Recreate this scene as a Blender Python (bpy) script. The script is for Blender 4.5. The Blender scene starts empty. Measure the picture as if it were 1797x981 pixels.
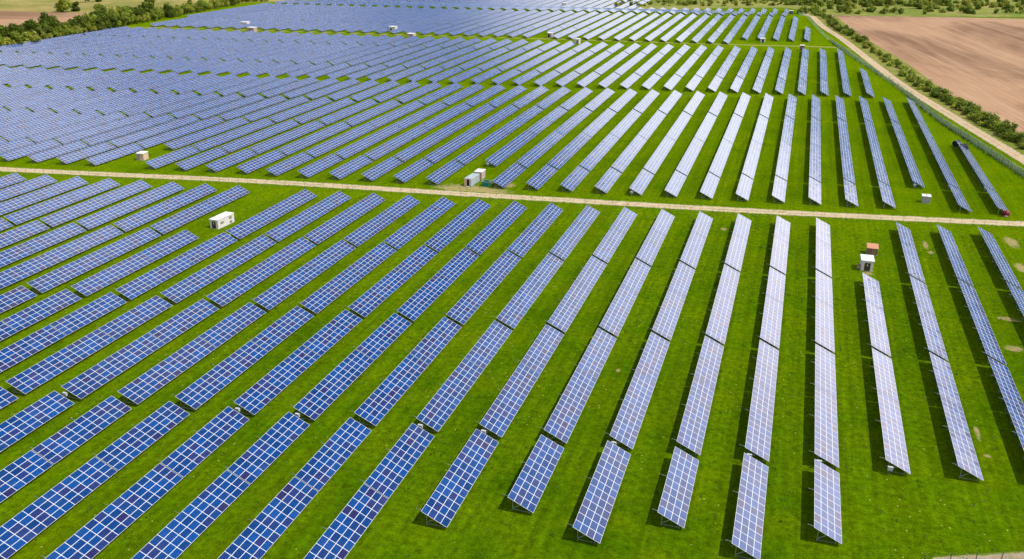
import bpy, bmesh, math, random
import numpy as np
from mathutils import Vector, Matrix

rad = math.radians
scene = bpy.context.scene
COL = scene.collection

# ------------------------------------------------------------------ camera
CAM_F, CAM_X, CAM_H = 1556.29, -9.503, 75.697          # focal length in pixels of an 1797 px wide frame
CAM_R = np.array([0.95252056, 0.30428217, 0.01081426])
CAM_U = np.array([-0.12562922, 0.36041835, 0.92429211])
CAM_W = np.array([-0.27734796, 0.88176582, -0.38153262])
cd = bpy.data.cameras.new('camera')
cam = bpy.data.objects.new('camera', cd)
COL.objects.link(cam)
cd.sensor_width = 36.0
cd.lens = 36.0 * CAM_F / 1797.0
cd.clip_start = 1.0
cd.clip_end = 20000.0
M = Matrix.Identity(4)
for i in range(3):
    M[i][0], M[i][1], M[i][2] = CAM_R[i], CAM_U[i], -CAM_W[i]
M[0][3], M[1][3], M[2][3] = CAM_X, 0.0, CAM_H
cam.matrix_world = M
scene.camera = cam

# ------------------------------------------------------------------ light
SUN_EL = 58.0
world = bpy.data.worlds.new('World')
scene.world = world
world.use_nodes = True
wn, wl = world.node_tree.nodes, world.node_tree.links
wn.clear()


class NT:
    """small helper to write node graphs"""
    def __init__(s, tree):
        s.n, s.l = tree.nodes, tree.links

    def add(s, t, **kw):
        nd = s.n.new(t)
        for k, v in kw.items():
            setattr(nd, k, v)
        return nd

    def put(s, sock, v):
        if isinstance(v, bpy.types.NodeSocket):
            s.l.new(v, sock)
        elif v is not None:
            sock.default_value = v

    def math(s, op, a, b=None, c=None, clamp=False):
        nd = s.add('ShaderNodeMath', operation=op, use_clamp=clamp)
        for i, v in enumerate((a, b, c)):
            if v is not None:
                s.put(nd.inputs[i], v)
        return nd.outputs[0]

    def vmath(s, op, a, b=None, scale=None):
        nd = s.add('ShaderNodeVectorMath', operation=op)
        s.put(nd.inputs[0], a)
        if b is not None:
            s.put(nd.inputs[1], b)
        if scale is not None:
            s.put(nd.inputs['Scale'], scale)
        return nd.outputs[0]

    def mix(s, f, a, b, blend='MIX'):
        nd = s.add('ShaderNodeMix', data_type='RGBA', blend_type=blend)
        s.put(nd.inputs[0], f)
        s.put(nd.inputs[6], a if isinstance(a, bpy.types.NodeSocket) else tuple(a) + (1,) * (4 - len(a)))
        s.put(nd.inputs[7], b if isinstance(b, bpy.types.NodeSocket) else tuple(b) + (1,) * (4 - len(b)))
        return nd.outputs[2]

    def step(s, v, a, b, o0=0.0, o1=1.0):
        nd = s.add('ShaderNodeMapRange', interpolation_type='SMOOTHSTEP')
        s.put(nd.inputs[0], v)
        for i, k in enumerate((a, b, o0, o1)):
            nd.inputs[i + 1].default_value = k
        return nd.outputs[0]

    def noise(s, vec, scale, detail=3.0, rough=0.55, dist=0.0):
        nd = s.add('ShaderNodeTexNoise')
        s.put(nd.inputs['Vector'], vec)
        nd.inputs['Scale'].default_value = scale
        nd.inputs['Detail'].default_value = detail
        nd.inputs['Roughness'].default_value = rough
        nd.inputs['Distortion'].default_value = dist
        return nd

    def sep(s, v):
        nd = s.add('ShaderNodeSeparateXYZ')
        s.put(nd.inputs[0], v)
        return nd.outputs

    def comb(s, x, y, z):
        nd = s.add('ShaderNodeCombineXYZ')
        for i, v in enumerate((x, y, z)):
            s.put(nd.inputs[i], v)
        return nd.outputs[0]


def sky_nodes():
    t = NT(world.node_tree)
    sky = t.add('ShaderNodeTexSky', sky_type='NISHITA')
    sky.sun_disc = False
    sky.sun_elevation = rad(SUN_EL)
    sky.sun_rotation = rad(90)
    sky.altitude = 200
    sky.air_density = 1.0
    sky.dust_density = 0.2
    sky.ozone_density = 1.6
    g = t.add('ShaderNodeTexCoord').outputs['Generated']
    x, y, z = t.sep(g)
    az = t.math('MULTIPLY', t.math('ARCTAN2', x, y), 180 / math.pi)
    el = t.math('MULTIPLY', t.math('ARCSINE', z), 180 / math.pi)
    # cloud sheet seen in perspective: direction divided by its height
    zz = t.math('ADD', t.math('MAXIMUM', z, 0.0), 0.16)
    uv = t.comb(t.math('DIVIDE', x, zz), t.math('DIVIDE', y, zz), 3.7)
    n1 = t.noise(uv, 1.1, 6.0, 0.58).outputs[0]
    n2 = t.noise(uv, 3.2, 4.0, 0.6).outputs[0]
    d = t.math('MULTIPLY', t.math('SUBTRACT', n1, 0.5), 9.0)
    d2 = t.math('MULTIPLY', t.math('SUBTRACT', n2, 0.5), 6.0)
    eld = t.math('ADD', el, t.math('ADD', d, d2))
    # the big bank of cloud low in the east
    bank = t.math('MULTIPLY', t.step(eld, 5.5, 10.0), t.step(eld, 16.0, 21.5, 1.0, 0.0))
    azd = t.math('ADD', az, d)
    bank = t.math('MULTIPLY', bank, t.math('MULTIPLY', t.step(azd, -14.0, -4.0), t.step(azd, 40.0, 60.0, 1.0, 0.0)))
    # broken fair-weather cloud over the rest
    fair = t.math('MULTIPLY', t.step(n1, 0.54, 0.70), t.step(el, 4.0, 12.0))
    fair = t.math('MULTIPLY', fair, t.step(el, 34.0, 50.0, 0.36, 0.08))
    veil = t.math('MULTIPLY', t.step(azd, -17.0, -5.0, 1.0, 0.0), t.math('MULTIPLY', t.step(eld, 35.5, 42.0), t.step(eld, 46.0, 54.0, 1.0, 0.0)))
    cl = t.math('MAXIMUM', t.math('MAXIMUM', bank, fair), t.math('MULTIPLY', veil, 0.9))
    thin = t.math('MULTIPLY', t.step(azd, -6.0, 4.0, 1.0, 0.0), t.math('MULTIPLY', t.step(eld, 22.0, 29.0), t.step(eld, 46.0, 56.0, 0.32, 0.0)))
    cl = t.math('MAXIMUM', cl, thin)
    grey = t.math('MULTIPLY', t.step(azd, 4.0, 12.0), t.math('MULTIPLY', t.step(eld, 12.0, 17.0), t.step(eld, 20.0, 40.0, 0.85, 0.0)))
    cl = t.math('MAXIMUM', cl, grey)
    shade = t.math('MULTIPLY', t.step(n2, 0.3, 0.7, 0.85, 1.1), t.step(az, -3.0, 9.0, 0.72, 1.0))
    warm = t.math('MULTIPLY', t.step(azd, 9.0, 17.0), t.step(eld, 15.0, 32.0, 1.0, 0.25))
    cc = t.vmath('SCALE', t.mix(warm, (31.0, 31.0, 31.5), (43.0, 39.0, 38.0)), scale=shade)
    low = t.mix(t.step(el, 2.0, 13.0), (0.26, 0.48, 0.82), (0.76, 1.08, 1.28))
    col = t.mix(cl, t.mix(1.0, sky.outputs[0], low, 'MULTIPLY'), cc)
    bg = t.add('ShaderNodeBackground')
    t.put(bg.inputs[0], col)
    bg.inputs[1].default_value = 0.075
    out = t.add('ShaderNodeOutputWorld')
    t.l.new(bg.outputs[0], out.inputs[0])


sky_nodes()
sd = bpy.data.lights.new('sun', 'SUN')
sd.energy = 4.5
sd.angle = rad(0.6)
sd.color = (1.0, 0.955, 0.88)
sun = bpy.data.objects.new('sun', sd)
sun.rotation_euler = (0, rad(90 - SUN_EL), 0)
sun.location = (200, 0, 400)
COL.objects.link(sun)

vs = scene.view_settings
vs.view_transform = 'Standard'
vs.look = 'None'
vs.exposure = 0.0
vs.gamma = 1.0
vs.use_curve_mapping = False
scene.cycles.max_bounces = 6
scene.cycles.transparent_max_bounces = 8


# ------------------------------------------------------------------ terrain
def zt(x, y):
    """the land is level to about 785 m out, then drops five metres into the far meadow"""
    s = min(1.0, max(0.0, (y - (787 + 0.164 * x)) / 80.0))
    return -5.0 * s * s * (3 - 2 * s)


def at(u, v, h=0.0):
    """point on the ground (plus h) that the photo shows at pixel u, v of its 1797 x 981 frame"""
    d = CAM_W + (u - 898.5) / CAM_F * CAM_R - (v - 490.5) / CAM_F * CAM_U
    z = 0.0
    for _ in range(8):
        t = (z + h - CAM_H) / d[2]
        p = (CAM_X + d[0] * t, d[1] * t)
        z = zt(*p)
    return Vector((p[0], p[1], z))


# ------------------------------------------------------------------ object helpers
def tag(o, label=None, cat=None, group=None, kind=None):
    if label: o['label'] = label
    if cat: o['category'] = cat
    if group: o['group'] = group
    if kind: o['kind'] = kind
    return o


def empty(name, loc, rz=0.0):
    o = bpy.data.objects.new(name, None)
    o.empty_display_size = 0.3
    o.location = loc
    o.rotation_euler = (0, 0, rz)
    COL.objects.link(o)
    return o


class MB:
    """collects shapes and links them as one mesh object"""
    def __init__(s):
        s.v, s.f, s.mi, s.uv, s.sm = [], [], [], [], []

    def face(s, pts, mi=0, uv=None):
        b = len(s.v)
        s.v += [tuple(p) for p in pts]
        s.f.append(tuple(range(b, b + len(pts))))
        s.mi.append(mi)
        s.uv.append(uv or [(0, 0)] * len(pts))

    def box(s, lo, hi, mi=0):
        x0, y0, z0 = lo
        x1, y1, z1 = hi
        b = len(s.v)
        s.v += [(x0, y0, z0), (x1, y0, z0), (x1, y1, z0), (x0, y1, z0), (x0, y0, z1), (x1, y0, z1), (x1, y1, z1), (x0, y1, z1)]
        for q in ((0, 3, 2, 1), (4, 5, 6, 7), (0, 1, 5, 4), (1, 2, 6, 5), (2, 3, 7, 6), (3, 0, 4, 7)):
            s.f.append(tuple(b + i for i in q))
            s.mi.append(mi)
            s.uv.append([(0, 0)] * 4)

    def bar(s, a, b_, w, h=None, mi=0):
        """a rectangular bar from a to b_"""
        h = h or w
        a, b_ = Vector(a), Vector(b_)
        d = (b_ - a).normalized()
        up = Vector((0, 0, 1)) if abs(d.z) < 0.95 else Vector((0, 1, 0))
        sx = d.cross(up).normalized() * w / 2
        sy = sx.cross(d).normalized() * h / 2
        k = len(s.v)
        for p in (a, b_):
            for i, j in ((-1, -1), (1, -1), (1, 1), (-1, 1)):
                s.v.append(tuple(p + sx * i + sy * j))
        for q in ((0, 1, 2, 3), (7, 6, 5, 4), (0, 4, 5, 1), (1, 5, 6, 2), (2, 6, 7, 3), (3, 7, 4, 0)):
            s.f.append(tuple(k + i for i in q))
            s.mi.append(mi)
            s.uv.append([(0, 0)] * 4)

    def tube(s, pts, rs, n=8, mi=0):
        k0 = len(s.v)
        pts = [Vector(p) for p in pts]
        for i, p in enumerate(pts):
            d = (pts[min(i + 1, len(pts) - 1)] - pts[max(i - 1, 0)]).normalized()
            up = Vector((0, 0, 1)) if abs(d.z) < 0.9 else Vector((1, 0, 0))
            a = d.cross(up).normalized()
            b = a.cross(d)
            for j in range(n):
                t = 2 * math.pi * j / n
                s.v.append(tuple(p + (a * math.cos(t) + b * math.sin(t)) * rs[i]))
        for i in range(len(pts) - 1):
            for j in range(n):
                q = (k0 + i * n + j, k0 + i * n + (j + 1) % n, k0 + (i + 1) * n + (j + 1) % n, k0 + (i + 1) * n + j)
                s.f.append(q[::-1])
                s.mi.append(mi)
                s.uv.append([(0, 0)] * 4)
        for e, o in ((0, 1), (len(pts) - 1, -1)):
            q = tuple(k0 + e * n + j for j in range(n))
            s.f.append(q if o == 1 else q[::-1])
            s.mi.append(mi)
            s.uv.append([(0, 0)] * n)

    def mesh(s, name, mats, smooth=False):
        me = bpy.data.meshes.new(name)
        me.from_pydata(s.v, [], s.f)
        for m in (mats if isinstance(mats, (list, tuple)) else [mats]):
            me.materials.append(m)
        me.polygons.foreach_set('material_index', s.mi)
        lay = me.uv_layers.new(name='UVMap')
        lay.data.foreach_set('uv', [c for f in s.uv for q in f for c in q])
        if smooth:
            me.polygons.foreach_set('use_smooth', [True] * len(s.f))
        me.update()
        return me

    def build(s, name, mats, parent=None, smooth=False):
        return link(name, s.mesh(name, mats, smooth), parent)


def link(name, me, parent=None):
    o = bpy.data.objects.new(name, me)
    COL.objects.link(o)
    if parent is not None:
        o.parent = parent
    return o


# ------------------------------------------------------------------ materials
def new_mat(name):
    m = bpy.data.materials.new(name)
    m.use_nodes = True
    m.node_tree.nodes.clear()
    t = NT(m.node_tree)
    b = t.add('ShaderNodeBsdfPrincipled')
    o = t.add('ShaderNodeOutputMaterial')
    t.l.new(b.outputs[0], o.inputs[0])
    return m, t, b


def plain(name, col, rough=0.7, metal=0.0, var=0.12, scale=3.0, bump=0.0, spec=0.3):
    """a painted, metal or masonry surface with uneven wear"""
    m, t, b = new_mat(name)
    pos = t.add('ShaderNodeTexCoord').outputs['Object']
    n = t.noise(pos, scale, 5.0, 0.62).outputs[0]
    k = t.step(n, 0.25, 0.75, 1 - var * 1.5, 1 + var * 0.6)
    t.put(b.inputs['Base Color'], t.vmath('SCALE', col, scale=k))
    t.put(b.inputs['Roughness'], t.step(n, 0.2, 0.8, rough + 0.08, rough - 0.08))
    b.inputs['Metallic'].default_value = metal
    b.inputs['Specular IOR Level'].default_value = spec
    if bump:
        bp = t.add('ShaderNodeBump')
        bp.inputs['Strength'].default_value = bump
        bp.inputs['Distance'].default_value = 0.05
        t.put(bp.inputs['Height'], t.noise(pos, scale * 6, 3.0).outputs[0])
        t.put(b.inputs['Normal'], bp.outputs[0])
    return m


MOD_L, MOD_W = 1.660, 1.015        # one module along the row and up the slope


def module_material():
    m, t, b = new_mat('solar_module')
    uv = t.add('ShaderNodeUVMap', uv_map='UVMap').outputs[0]
    u, v, _ = t.sep(uv)
    fu = t.math('FRACT', u)
    fv = t.math('FRACT', v)
    eu = t.math('SUBTRACT', 0.5, t.math('ABSOLUTE', t.math('SUBTRACT', fu, 0.5)))
    ev = t.math('SUBTRACT', 0.5, t.math('ABSOLUTE', t.math('SUBTRACT', fv, 0.5)))
    line = t.math('MAXIMUM', t.math('LESS_THAN', eu, 0.026), t.math('LESS_THAN', ev, 0.037))
    rnd = t.add('ShaderNodeObjectInfo').outputs['Random']
    cell = t.comb(t.math('FLOOR', u), t.math('FLOOR', v), t.math('MULTIPLY', rnd, 937.0))
    wn_ = t.add('ShaderNodeTexWhiteNoise', noise_dimensions='3D')
    t.put(wn_.inputs['Vector'], cell)
    r, rc = wn_.outputs['Value'], wn_.outputs['Color']
    r2 = t.sep(rc)[1]
    blue = t.mix(r, (0.002, 0.029, 0.125), (0.004, 0.055, 0.225))
    col = t.mix(t.step(r2, 0.55, 1.0), blue, (0.017, 0.026, 0.115))
    col = t.mix(t.step(r2, 0.955, 0.975), col, (0.018, 0.018, 0.085))
    # the crystalline cells: 10 x 6 to a module, each a slightly different blue
    cc = t.comb(t.math('FLOOR', t.math('MULTIPLY', u, 10.0)), t.math('FLOOR', t.math('MULTIPLY', v, 6.0)), rnd)
    wc = t.add('ShaderNodeTexWhiteNoise', noise_dimensions='3D')
    t.put(wc.inputs['Vector'], cc)
    col = t.vmath('SCALE', col, scale=t.step(wc.outputs['Value'], 0.0, 1.0, 0.86, 1.14))
    # a film of dust
    geo = t.add('ShaderNodeNewGeometry')
    dn = t.noise(geo.outputs['Position'], 0.35, 5.0, 0.6).outputs[0]
    col = t.mix(t.step(dn, 0.42, 0.85, 0.004, 0.04), col, (0.36, 0.35, 0.40))
    t.put(b.inputs['Base Color'], t.mix(line, col, (0.60, 0.62, 0.67)))
    t.put(b.inputs['Roughness'], t.math('ADD', t.math('MULTIPLY', line, 0.32), t.step(dn, 0.3, 0.8, 0.10, 0.18)))
    b.inputs['IOR'].default_value = 1.75
    # modules are never quite in one plane: each tilts a little
    nv = t.vmath('SUBTRACT', rc, (0.5, 0.5, 0.5))
    tr = t.add('ShaderNodeTexWhiteNoise', noise_dimensions='1D')
    t.put(tr.inputs['W'], t.math('ADD', rnd, t.math('FLOOR', t.math('DIVIDE', u, 100.0))))
    nt = t.vmath('SUBTRACT', tr.outputs['Color'], (0.5, 0.5, 0.5))
    nn = t.vmath('ADD', geo.outputs['Normal'], t.vmath('SCALE', nv, scale=0.014))
    nn = t.vmath('ADD', nn, t.vmath('SCALE', nt, scale=0.012))
    t.put(b.inputs['Normal'], t.vmath('NORMALIZE', nn))
    return m


def grass_material():
    m, t, b = new_mat('grass')
    geo = t.add('ShaderNodeNewGeometry')
    pos = geo.outputs['Position']
    big = t.noise(pos, 0.012, 4.0, 0.55).outputs[0]
    mid = t.noise(pos, 0.09, 5.0, 0.62, 0.4).outputs[0]
    fine = t.noise(pos, 0.9, 6.0, 0.7).outputs[0]
    tiny = t.noise(pos, 4.5, 4.0, 0.7).outputs[0]
    col = t.mix(t.step(big, 0.3, 0.7), (0.034, 0.093, 0.0008), (0.056, 0.120, 0.0010))
    col = t.mix(t.step(mid, 0.32, 0.72), col, (0.080, 0.134, 0.0010))
    col = t.mix(t.step(mid, 0.42, 0.22), col, (0.022, 0.064, 0.0010))
    # mown and driven lanes run with the rows
    x, y, z = t.sep(pos)
    lane = t.noise(t.comb(t.math('MULTIPLY', x, 0.9), t.math('MULTIPLY', y, 0.02), 0.0), 1.0, 3.0).outputs[0]
    col = t.vmath('SCALE', col, scale=t.step(lane, 0.32, 0.68, 0.83, 1.14))
    col = t.vmath('SCALE', col, scale=t.step(fine, 0.25, 0.75, 0.55, 1.45))
    col = t.vmath('SCALE', col, scale=t.step(tiny, 0.25, 0.75, 0.62, 1.38))
    weed = t.noise(pos, 0.42, 3.0, 0.6, 0.6).outputs[0]
    col = t.vmath('SCALE', col, scale=t.math('MULTIPLY', t.step(weed, 0.60, 0.72, 1.0, 0.62), t.step(weed, 0.40, 0.30, 1.0, 1.22)))
    # daisies and dandelions
    wn_ = t.add('ShaderNodeTexVoronoi', feature='F1')
    t.put(wn_.inputs['Vector'], pos)
    wn_.inputs['Scale'].default_value = 0.75
    spot = t.math('MULTIPLY', t.math('LESS_THAN', wn_.outputs['Distance'], 0.10),
                  t.math('GREATER_THAN', t.noise(pos, 0.05, 2.0).outputs[0], 0.53))
    col = t.mix(t.math('MULTIPLY', spot, 0.5), col, (0.55, 0.50, 0.12))
    # bare soil, mostly towards the right-hand end of the rows
    dist = []
    for (cx, cy, rx, ry) in SOIL:
        dx = t.math('DIVIDE', t.math('SUBTRACT', x, cx), rx)
        dy = t.math('DIVIDE', t.math('SUBTRACT', y, cy), ry)
        dist.append(t.math('ADD', t.math('MULTIPLY', dx, dx), t.math('MULTIPLY', dy, dy)))
    dd = dist[0]
    for k in dist[1:]:
        dd = t.math('MINIMUM', dd, k)
    soil = t.math('ADD', t.math('MULTIPLY', dd, 0.45), t.math('MULTIPLY', t.math('SUBTRACT', fine, 0.5), 1.5))
    col = t.mix(t.step(soil, 0.04, 0.40, 0.85, 0.0), col, (0.36, 0.26, 0.14))
    t.put(b.inputs['Base Color'], col)
    b.inputs['Roughness'].default_value = 0.85
    b.inputs['Specular IOR Level'].default_value = 0.0
    b.inputs['Sheen Weight'].default_value = 0.55
    b.inputs['Sheen Roughness'].default_value = 0.35
    b.inputs['Sheen Tint'].default_value = (0.58, 0.74, 0.0, 1)
    bp = t.add('ShaderNodeBump')
    bp.inputs['Strength'].default_value = 0.75
    bp.inputs['Distance'].default_value = 0.35
    t.put(bp.inputs['Height'], t.math('ADD', fine, t.math('MULTIPLY', tiny, 0.5)))
    t.put(b.inputs['Normal'], bp.outputs[0])
    return m


def track_material(name, c0, c1, wheel=True, cover=0.5):
    """dirt track: UV v runs 0..1 across it; grass creeps in at the edges and down the middle"""
    m, t, b = new_mat(name)
    uv = t.add('ShaderNodeUVMap', uv_map='UVMap').outputs[0]
    u, v, _ = t.sep(uv)
    pos = t.add('ShaderNodeNewGeometry').outputs['Position']
    n = t.noise(pos, 0.5, 6.0, 0.65).outputs[0]
    f = t.noise(pos, 3.0, 5.0, 0.7).outputs[0]
    l = t.noise(t.comb(t.math('MULTIPLY', u, 0.06), t.math('MULTIPLY', v, 3.0), 0.0), 1.0, 4.0, 0.6).outputs[0]
    col = t.mix(t.step(n, 0.3, 0.7), c0, c1)
    col = t.vmath('SCALE', col, scale=t.step(f, 0.25, 0.75, 0.8, 1.2))
    ed = t.math('MULTIPLY', t.math('ABSOLUTE', t.math('SUBTRACT', v, 0.5)), 2.0)      # 0 centre, 1 edge
    g = t.step(t.math('ADD', ed, t.math('MULTIPLY', t.math('SUBTRACT', n, 0.5), 1.25)), 0.70, 0.96)
    if wheel:
        mid = t.step(t.math('ADD', ed, t.math('MULTIPLY', t.math('SUBTRACT', l, 0.5), 0.9)), 0.14, 0.02)
        g = t.math('MAXIMUM', g, t.math('MULTIPLY', mid, cover))
    gc = t.mix(f, (0.070, 0.13, 0.006), (0.15, 0.19, 0.02))
    t.put(b.inputs['Base Color'], t.mix(g, col, gc))
    b.inputs['Roughness'].default_value = 0.9
    b.inputs['Specular IOR Level'].default_value = 0.1
    bp = t.add('ShaderNodeBump')
    bp.inputs['Strength'].default_value = 0.5
    bp.inputs['Distance'].default_value = 0.1
    t.put(bp.inputs['Height'], f)
    t.put(b.inputs['Normal'], bp.outputs[0])
    return m


def soil_material(ang):
    m, t, b = new_mat('ploughed_soil')
    pos = t.add('ShaderNodeNewGeometry').outputs['Position']
    x, y, z = t.sep(pos)
    c, s = math.cos(ang), math.sin(ang)
    a = t.math('ADD', t.math('MULTIPLY', x, c), t.math('MULTIPLY', y, s))
    q = t.math('ADD', t.math('MULTIPLY', x, -s), t.math('MULTIPLY', y, c))
    st = t.noise(t.comb(t.math('MULTIPLY', a, 0.006), t.math('MULTIPLY', q, 0.16), 0.0), 1.0, 6.0, 0.65).outputs[0]
    st2 = t.noise(t.comb(t.math('MULTIPLY', a, 0.02), t.math('MULTIPLY', q, 0.9), 4.0), 1.0, 4.0, 0.65).outputs[0]
    big = t.noise(t.comb(t.math('MULTIPLY', a, 0.5), q, 0.0), 0.011, 5.0, 0.6, 0.8).outputs[0]
    col = t.mix(t.step(big, 0.36, 0.62), (0.195, 0.105, 0.058), (0.38, 0.225, 0.128))
    col = t.mix(t.step(st, 0.42, 0.68, 0.0, 0.6), col, (0.43, 0.275, 0.165))
    col = t.vmath('SCALE', col, scale=t.step(st2, 0.3, 0.7, 0.86, 1.12))
    t.put(b.inputs['Base Color'], col)
    b.inputs['Roughness'].default_value = 0.95
    b.inputs['Specular IOR Level'].default_value = 0.08
    bp = t.add('ShaderNodeBump')
    bp.inputs['Strength'].default_value = 0.6
    bp.inputs['Distance'].default_value = 0.25
    t.put(bp.inputs['Height'], t.math('ADD', st2, t.noise(pos, 1.2, 4.0).outputs[0]))
    t.put(b.inputs['Normal'], bp.outputs[0])
    return m


def meadow_material(c0, c1, c2):
    m, t, b = new_mat('rough_pasture')
    pos = t.add('ShaderNodeNewGeometry').outputs['Position']
    big = t.noise(pos, 0.014, 5.0, 0.6, 0.6).outputs[0]
    mid = t.noise(pos, 0.06, 5.0, 0.65).outputs[0]
    fine = t.noise(pos, 0.5, 5.0, 0.7).outputs[0]
    col = t.mix(t.step(big, 0.35, 0.65), c0, c1)
    col = t.mix(t.step(mid, 0.5, 0.72), col, c2)
    col = t.mix(t.step(mid, 0.42, 0.28), col, (0.085, 0.14, 0.016))
    col = t.vmath('SCALE', col, scale=t.step(fine, 0.25, 0.75, 0.7, 1.3))
    t.put(b.inputs['Base Color'], col)
    b.inputs['Roughness'].default_value = 0.95
    b.inputs['Specular IOR Level'].default_value = 0.1
    bp = t.add('ShaderNodeBump')
    bp.inputs['Strength'].default_value = 0.8
    bp.inputs['Distance'].default_value = 0.6
    t.put(bp.inputs['Height'], fine)
    t.put(b.inputs['Normal'], bp.outputs[0])
    return m


def leaf_material(name, c0, c1):
    m, t, b = new_mat(name)
    geo = t.add('ShaderNodeNewGeometry')
    info = t.add('ShaderNodeObjectInfo')
    r = geo.outputs['Random Per Island']
    col = t.mix(r, c0, c1)
    col = t.vmath('SCALE', col, scale=t.math('ADD', 0.75, t.math('MULTIPLY', info.outputs['Random'], 0.5)))
    t.put(b.inputs['Base Color'], col)
    b.inputs['Roughness'].default_value = 0.6
    b.inputs['Specular IOR Level'].default_value = 0.2
    tr = t.add('ShaderNodeBsdfTranslucent')
    t.put(tr.inputs[0], t.vmath('SCALE', col, scale=1.3))
    mx = t.add('ShaderNodeMixShader')
    mx.inputs[0].default_value = 0.25
    out = [n for n in t.n if n.type == 'OUTPUT_MATERIAL'][0]
    t.l.new(b.outputs[0], mx.inputs[1])
    t.l.new(tr.outputs[0], mx.inputs[2])
    t.l.new(mx.outputs[0], out.inputs[0])
    return m


def mesh_fence_material(name, col):
    """welded wire panel: real gaps between the wires, as fine as the pattern of a net"""
    m, t, b = new_mat(name)
    pos = t.add('ShaderNodeTexCoord').outputs['Object']
    uv = t.add('ShaderNodeUVMap', uv_map='UVMap').outputs[0]
    u, v, _ = t.sep(uv)
    fu = t.math('FRACT', t.math('MULTIPLY', u, 12.0))
    fv = t.math('FRACT', t.math('MULTIPLY', v, 5.0))
    w = t.math('MAXIMUM', t.math('LESS_THAN', fu, 0.13), t.math('LESS_THAN', fv, 0.07))
    t.put(b.inputs['Base Color'], col + (1,))
    b.inputs['Roughness'].default_value = 0.5
    # round wires catch the sun from the far side too
    tl = t.add('ShaderNodeBsdfTranslucent')
    tl.inputs[0].default_value = col + (1,)
    tp = t.add('ShaderNodeBsdfTransparent')
    m1, m2 = t.add('ShaderNodeMixShader'), t.add('ShaderNodeMixShader')
    m1.inputs[0].default_value = 0.5
    t.l.new(b.outputs[0], m1.inputs[1])
    t.l.new(tl.outputs[0], m1.inputs[2])
    t.put(m2.inputs[0], w)
    t.l.new(tp.outputs[0], m2.inputs[1])
    t.l.new(m1.outputs[0], m2.inputs[2])
    out = [n for n in t.n if n.type == 'OUTPUT_MATERIAL'][0]
    t.l.new(m2.outputs[0], out.inputs[0])
    return m


SOIL = []
for (u_, v_, rx_, ry_) in ((1780, 612, 2.2, 1.6), (1715, 760, 0.5, 2.6), (1733, 800, 0.7, 0.6), (1770, 560, 2.6, 1.2), (1624, 430, 0.8, 4.0),
                           (1792, 470, 1.6, 4.0), (1775, 425, 2.0, 5.0), (1633, 443, 1.0, 1.4), (835, 331, 13.0, 4.0), (850, 336, 10.0, 4.0), (800, 331, 9.0, 3.0), (890, 325, 3.0, 3.0),
                           (1270, 402, 1.0, 1.5), (1524, 480, 1.6, 1.0), (1085, 650, 0.5, 0.8)):
    p_ = at(u_, v_)
    SOIL.append((p_.x, p_.y, rx_, ry_))

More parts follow.
